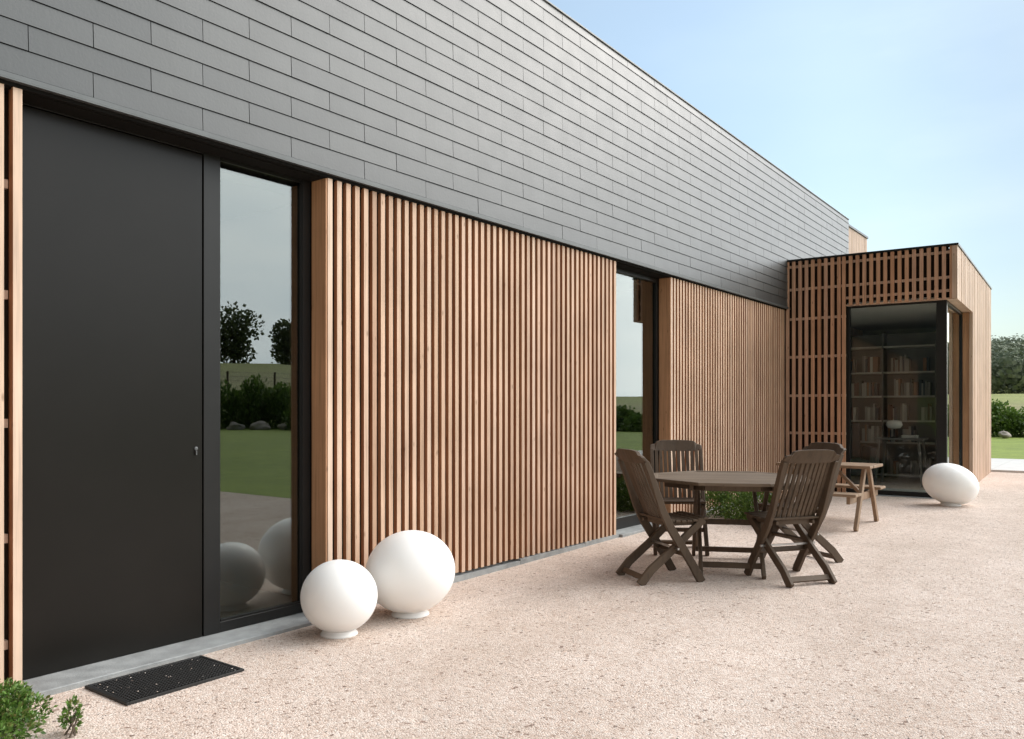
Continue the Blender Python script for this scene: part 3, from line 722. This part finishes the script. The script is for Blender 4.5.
# trees beyond the meadow (seen mirrored in the entrance window and beyond the corner)
protos = []
for k in range(3):
    h = 9.; b, lobes = tree_proto(2400, h, 4.2, .55, None); e = empty('field_tree'); b.build('crown', M['tree_leaf'], e)
    t = MB(); t.bar([(0, 0, -.5), (.1, 0, 2), (-.1, .1, 4.5), (0, 0, 7)], [.45, .36, .25, .1], [.45, .36, .25, .1])
    for l in lobes[:6]: t.bar([(0, 0, 2.2), (l[0]*.5, l[1]*.5, l[2]*.7), l[:3]], [.2, .14, .05], [.2, .14, .05])
    t.build('trunk', M['bark'], e); protos.append(e)
labs = ['bushy green tree at the field edge, mirrored at the left of the entrance window', 'bushy green tree at the field edge, mirrored at the right of the entrance window']
cnt = 0
for k, (az, r, s_) in enumerate([(42, 150, .5), (46.3, 140, .62), (50.2, 134, .95), (53.7, 133, 1.12), (57.4, 136, .95), (61.5, 150, .9), (66, 145, 1.0), (72, 150, .9)]):
    o = protos[k % 3] if k < 3 else copy_tree(protos[k % 3])
    x, y = r*math.sin(R_(az)), r*math.cos(R_(az)); o.location = (x, y, gz(x, y)); o.rotation_euler = (0, 0, k*1.3); o.scale = (s_, s_, s_)
    tag(o, 'bushy green tree at the far edge of the meadow mirrored in the entrance window', 'tree', 'trees at the meadow edge')
# garden shrubs along the lawn edge
sp = []
for k in range(3):
    e = empty('garden_shrub'); b = MB(); lobes = [(rnd.uniform(-1.1, 1.1), rnd.uniform(-.6, .6), rnd.uniform(.3, 1.0), rnd.uniform(.55, .85)) for q in range(7)]
    for l in lobes:
        def pos():
            d = Vector((rnd.gauss(0, 1), rnd.gauss(0, 1), rnd.gauss(0, 1)+.2)).normalized(); p = Vector(l[:3])+d*l[3]*rnd.uniform(.5, 1.05); p.z = abs(p.z); return p, d
        leaf_cloud(b, 420, pos, .17, .2, .8)
    b.build('foliage', M['hedge_leaf'], e); sp.append(e)
for k in range(42):
    az = -10+k*2.25+rnd.uniform(-.6, .6); r = 41+rnd.uniform(-1.2, 1.5)+(4 if az > 45 else 0); x, y = r*math.sin(R_(az)), r*math.cos(R_(az))
    o = sp[k] if k < 3 else copy_tree(sp[k % 3]); s_ = rnd.uniform(.85, 1.12); o.location = (x, y, gz(x, y)-.05); o.rotation_euler = (0, 0, rnd.uniform(0, 6)); o.scale = (s_, s_, s_*rnd.uniform(.75, 1.0)*(1+.95*sst(az, 38, 48)))
    tag(o, 'rounded green shrub in the hedge along the far edge of the lawn', 'shrub', 'shrubs along the far lawn edge')
# boulders at the foot of the shrubs
rk = None
for k in range(20):
    az = (-6.0 if k == 0 else 36+k*1.9); r_ = 38.2 if az < 45 else 42.5; x, y = r_*math.sin(R_(az)), r_*math.cos(R_(az))
    if k < 3:
        bm_ = bmesh.new(); bmesh.ops.create_icosphere(bm_, subdivisions=3, radius=.5)
        for v_ in bm_.verts:
            nn_ = noise.noise(v_.co*2.2+Vector((k*7, 0, 0))); v_.co *= 1+.45*nn_; v_.co.z *= .62
        me_ = bpy.data.meshes.new('boulder'); bm_.to_mesh(me_); bm_.free(); me_.materials.append(M['rock'])
        o = bpy.data.objects.new('boulder', me_); COL.objects.link(o); rk = (rk or [])+[o]
    else: o = rk[k % 3].copy(); COL.objects.link(o)
    s_ = rnd.uniform(.6, 1.2) if k else .45; o.location = (x, y, gz(x, y)+.12); o.rotation_euler = (0, 0, k*1.7); o.scale = (s_, s_, s_)
    tag(o, 'pale rough boulder lying at the foot of the shrubs beyond the lawn', 'boulder', 'boulders along the lawn edge')
# wire fence across the meadow
wf = empty('wire_fence', (58., 48., gz(58, 48))); tag(wf, 'post and wire fence crossing the meadow, mirrored in the entrance window', 'fence')
P_ = [Vector((44+k*2.6, 66-k*3.4, 0)) for k in range(14)]
for k, p in enumerate(P_):
    z = gz(p.x, p.y); q = p-Vector((58, 48, gz(58, 48))); q.z = z-gz(58, 48)
    b = MB(); b.box((q.x-.07, q.y-.07, q.z-.3), (q.x+.07, q.y+.07, q.z+1.5)); b.build('post', M['bark'], wf)
for hgt in (.6, 1.0, 1.4):
    b = MB(); b.bar([(p.x-58, p.y-48, gz(p.x, p.y)-gz(58, 48)+hgt) for p in P_], .015, .02, (0, 0, 1)); b.build('wire', M['capping'], wf)
# far wooded hill (reads as one mass)
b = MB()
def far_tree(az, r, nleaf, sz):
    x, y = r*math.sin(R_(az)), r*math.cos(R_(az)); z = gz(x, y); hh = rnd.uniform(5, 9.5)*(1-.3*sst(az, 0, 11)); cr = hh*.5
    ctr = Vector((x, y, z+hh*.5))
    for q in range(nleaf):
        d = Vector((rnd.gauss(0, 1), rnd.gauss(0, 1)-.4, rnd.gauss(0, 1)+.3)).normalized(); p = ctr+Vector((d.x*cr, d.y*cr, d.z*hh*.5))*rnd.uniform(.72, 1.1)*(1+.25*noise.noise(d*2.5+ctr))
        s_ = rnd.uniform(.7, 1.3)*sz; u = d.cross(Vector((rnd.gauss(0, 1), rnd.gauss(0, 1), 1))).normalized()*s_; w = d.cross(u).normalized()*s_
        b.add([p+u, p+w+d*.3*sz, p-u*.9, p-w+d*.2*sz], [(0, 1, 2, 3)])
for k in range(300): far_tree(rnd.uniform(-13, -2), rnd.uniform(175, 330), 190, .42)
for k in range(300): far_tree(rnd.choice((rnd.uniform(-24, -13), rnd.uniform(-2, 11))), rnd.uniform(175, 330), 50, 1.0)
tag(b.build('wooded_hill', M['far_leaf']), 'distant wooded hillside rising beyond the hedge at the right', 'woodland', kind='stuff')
# fence posts on the far field
fp = MB(); 

# ------------------------------------------------------------ sky and sun
SUN_EL, SUN_AZ = 38., 30.      # azimuth from +Y towards +X
nt = W.node_tree; bg = nt.nodes['Background']; out = nt.nodes['World Output']
sky = nt.nodes.new('ShaderNodeTexSky'); sky.sky_type = 'NISHITA'; sky.sun_disc = False
sky.sun_elevation = R_(SUN_EL); sky.sun_rotation = R_(SUN_AZ); sky.air_density = 1.; sky.dust_density = 1.2; sky.ozone_density = 1.
tcn = nt.nodes.new('ShaderNodeTexCoord'); sepx = nt.nodes.new('ShaderNodeSeparateXYZ'); nt.links.new(tcn.outputs['Generated'], sepx.inputs[0])
mp = nt.nodes.new('ShaderNodeMapping'); mp.inputs['Scale'].default_value = (1, 1, 3.2); nt.links.new(tcn.outputs['Generated'], mp.inputs[0])
cn = nd(nt, 'ShaderNodeTexNoise', i_Scale=2.1, i_Detail=7., i_Roughness=.55); nt.links.new(mp.outputs[0], cn.inputs['Vector'])
# clouds thicken towards +X (east) and the horizon
m1 = nd(nt, 'ShaderNodeMath', operation='MULTIPLY_ADD'); nt.links.new(sepx.outputs['X'], m1.inputs[0]); m1.inputs[1].default_value = .75; nt.links.new(cn.outputs[0], m1.inputs[2])
hz = nd(nt, 'ShaderNodeMapRange'); nt.links.new(sepx.outputs['Z'], hz.inputs[0]); hz.inputs[1].default_value = 0.; hz.inputs[2].default_value = .45; hz.inputs[3].default_value = .10; hz.inputs[4].default_value = 0.
m2 = nd(nt, 'ShaderNodeMath', operation='ADD'); nt.links.new(m1.outputs[0], m2.inputs[0]); nt.links.new(hz.outputs[0], m2.inputs[1])
cf = ramp(nt, [(.38, (.18,)*3), (.62, (.40,)*3), (.9, (1,)*3)], m2.outputs[0])
c2n = nd(nt, 'ShaderNodeTexNoise', i_Scale=4., i_Detail=5.); nt.links.new(mp.outputs[0], c2n.inputs['Vector'])
cc = ramp(nt, [(.3, (5.5, 6.3, 7.0)), (.7, (6.9, 7.4, 7.8))], c2n.outputs[0])
skm = mix(nt, sky.outputs[0], cc.outputs[0], cf.outputs[0])
# brighter cloud bank low in the north-east, unseen sky behind the camera dimmed to shade faces turned there
xa = nd(nt, 'ShaderNodeMath', operation='MULTIPLY_ADD'); nt.links.new(sepx.outputs['X'], xa.inputs[0]); xa.inputs[1].default_value = .5; xa.inputs[2].default_value = .5
er = ramp(nt, [(.36, (.44,.462,.435)), (.475, (.31,.335,.325)), (.56, (1.1,1.05,.98)), (.68, (1.25,1.18,1.10)), (.80, (1.15,1.11,1.05)), (.93, (.95,.93,.9))], xa.outputs[0]); er.color_ramp.interpolation = 'EASE'
yr = nd(nt, 'ShaderNodeMapRange'); yr.interpolation_type = 'SMOOTHSTEP'; nt.links.new(sepx.outputs['Y'], yr.inputs[0]); yr.inputs[1].default_value = -.45; yr.inputs[2].default_value = .25; yr.inputs[3].default_value = .5; yr.inputs[4].default_value = 3.4
zr_ = nd(nt, 'ShaderNodeMapRange'); nt.links.new(sepx.outputs['Z'], zr_.inputs[0]); zr_.inputs[1].default_value = .0; zr_.inputs[2].default_value = .40; zr_.inputs[3].default_value = .84; zr_.inputs[4].default_value = 1.06
ef = nd(nt, 'ShaderNodeVectorMath', operation='SCALE'); nt.links.new(er.outputs[0], ef.inputs[0])
ym = nd(nt, 'ShaderNodeMath', operation='MULTIPLY'); nt.links.new(yr.outputs[0], ym.inputs[0]); nt.links.new(zr_.outputs[0], ym.inputs[1]); nt.links.new(ym.outputs[0], ef.inputs['Scale'])
sc_ = nd(nt, 'ShaderNodeVectorMath', operation='MULTIPLY'); nt.links.new(skm, sc_.inputs[0]); nt.links.new(ef.outputs[0], sc_.inputs[1])
nt.links.new(sc_.outputs[0], bg.inputs[0]); bg.inputs[1].default_value = .115

sl = bpy.data.lights.new('sun', 'SUN'); sl.energy = 2.0; sl.angle = R_(38); sl.color = (1, .96, .90)
so = bpy.data.objects.new('sun', sl); COL.objects.link(so)
d = Vector((math.sin(R_(SUN_AZ))*math.cos(R_(SUN_EL)), math.cos(R_(SUN_AZ))*math.cos(R_(SUN_EL)), math.sin(R_(SUN_EL))))
so.rotation_euler = d.to_track_quat('Z', 'Y').to_euler(); so.location = (20, 20, 30)

# ------------------------------------------------------------ camera
f = 820.; yaw = math.atan((1130-512)/f)
cam = bpy.data.cameras.new('camera'); cam.sensor_width = 36; cam.lens = f/1024*36; cam.shift_y = (410-369.5)/1024; cam.clip_end = 3000; cam.clip_start = .05
co = bpy.data.objects.new('camera', cam); COL.objects.link(co); co.location = (0, 0, 1.30); co.rotation_euler = (R_(90), 0, yaw); S.camera = co
S.view_settings.view_transform = 'Standard'; S.view_settings.look = 'None'; S.view_settings.exposure = .04; S.view_settings.gamma = 1
S.render.resolution_x = 1024; S.render.resolution_y = 739
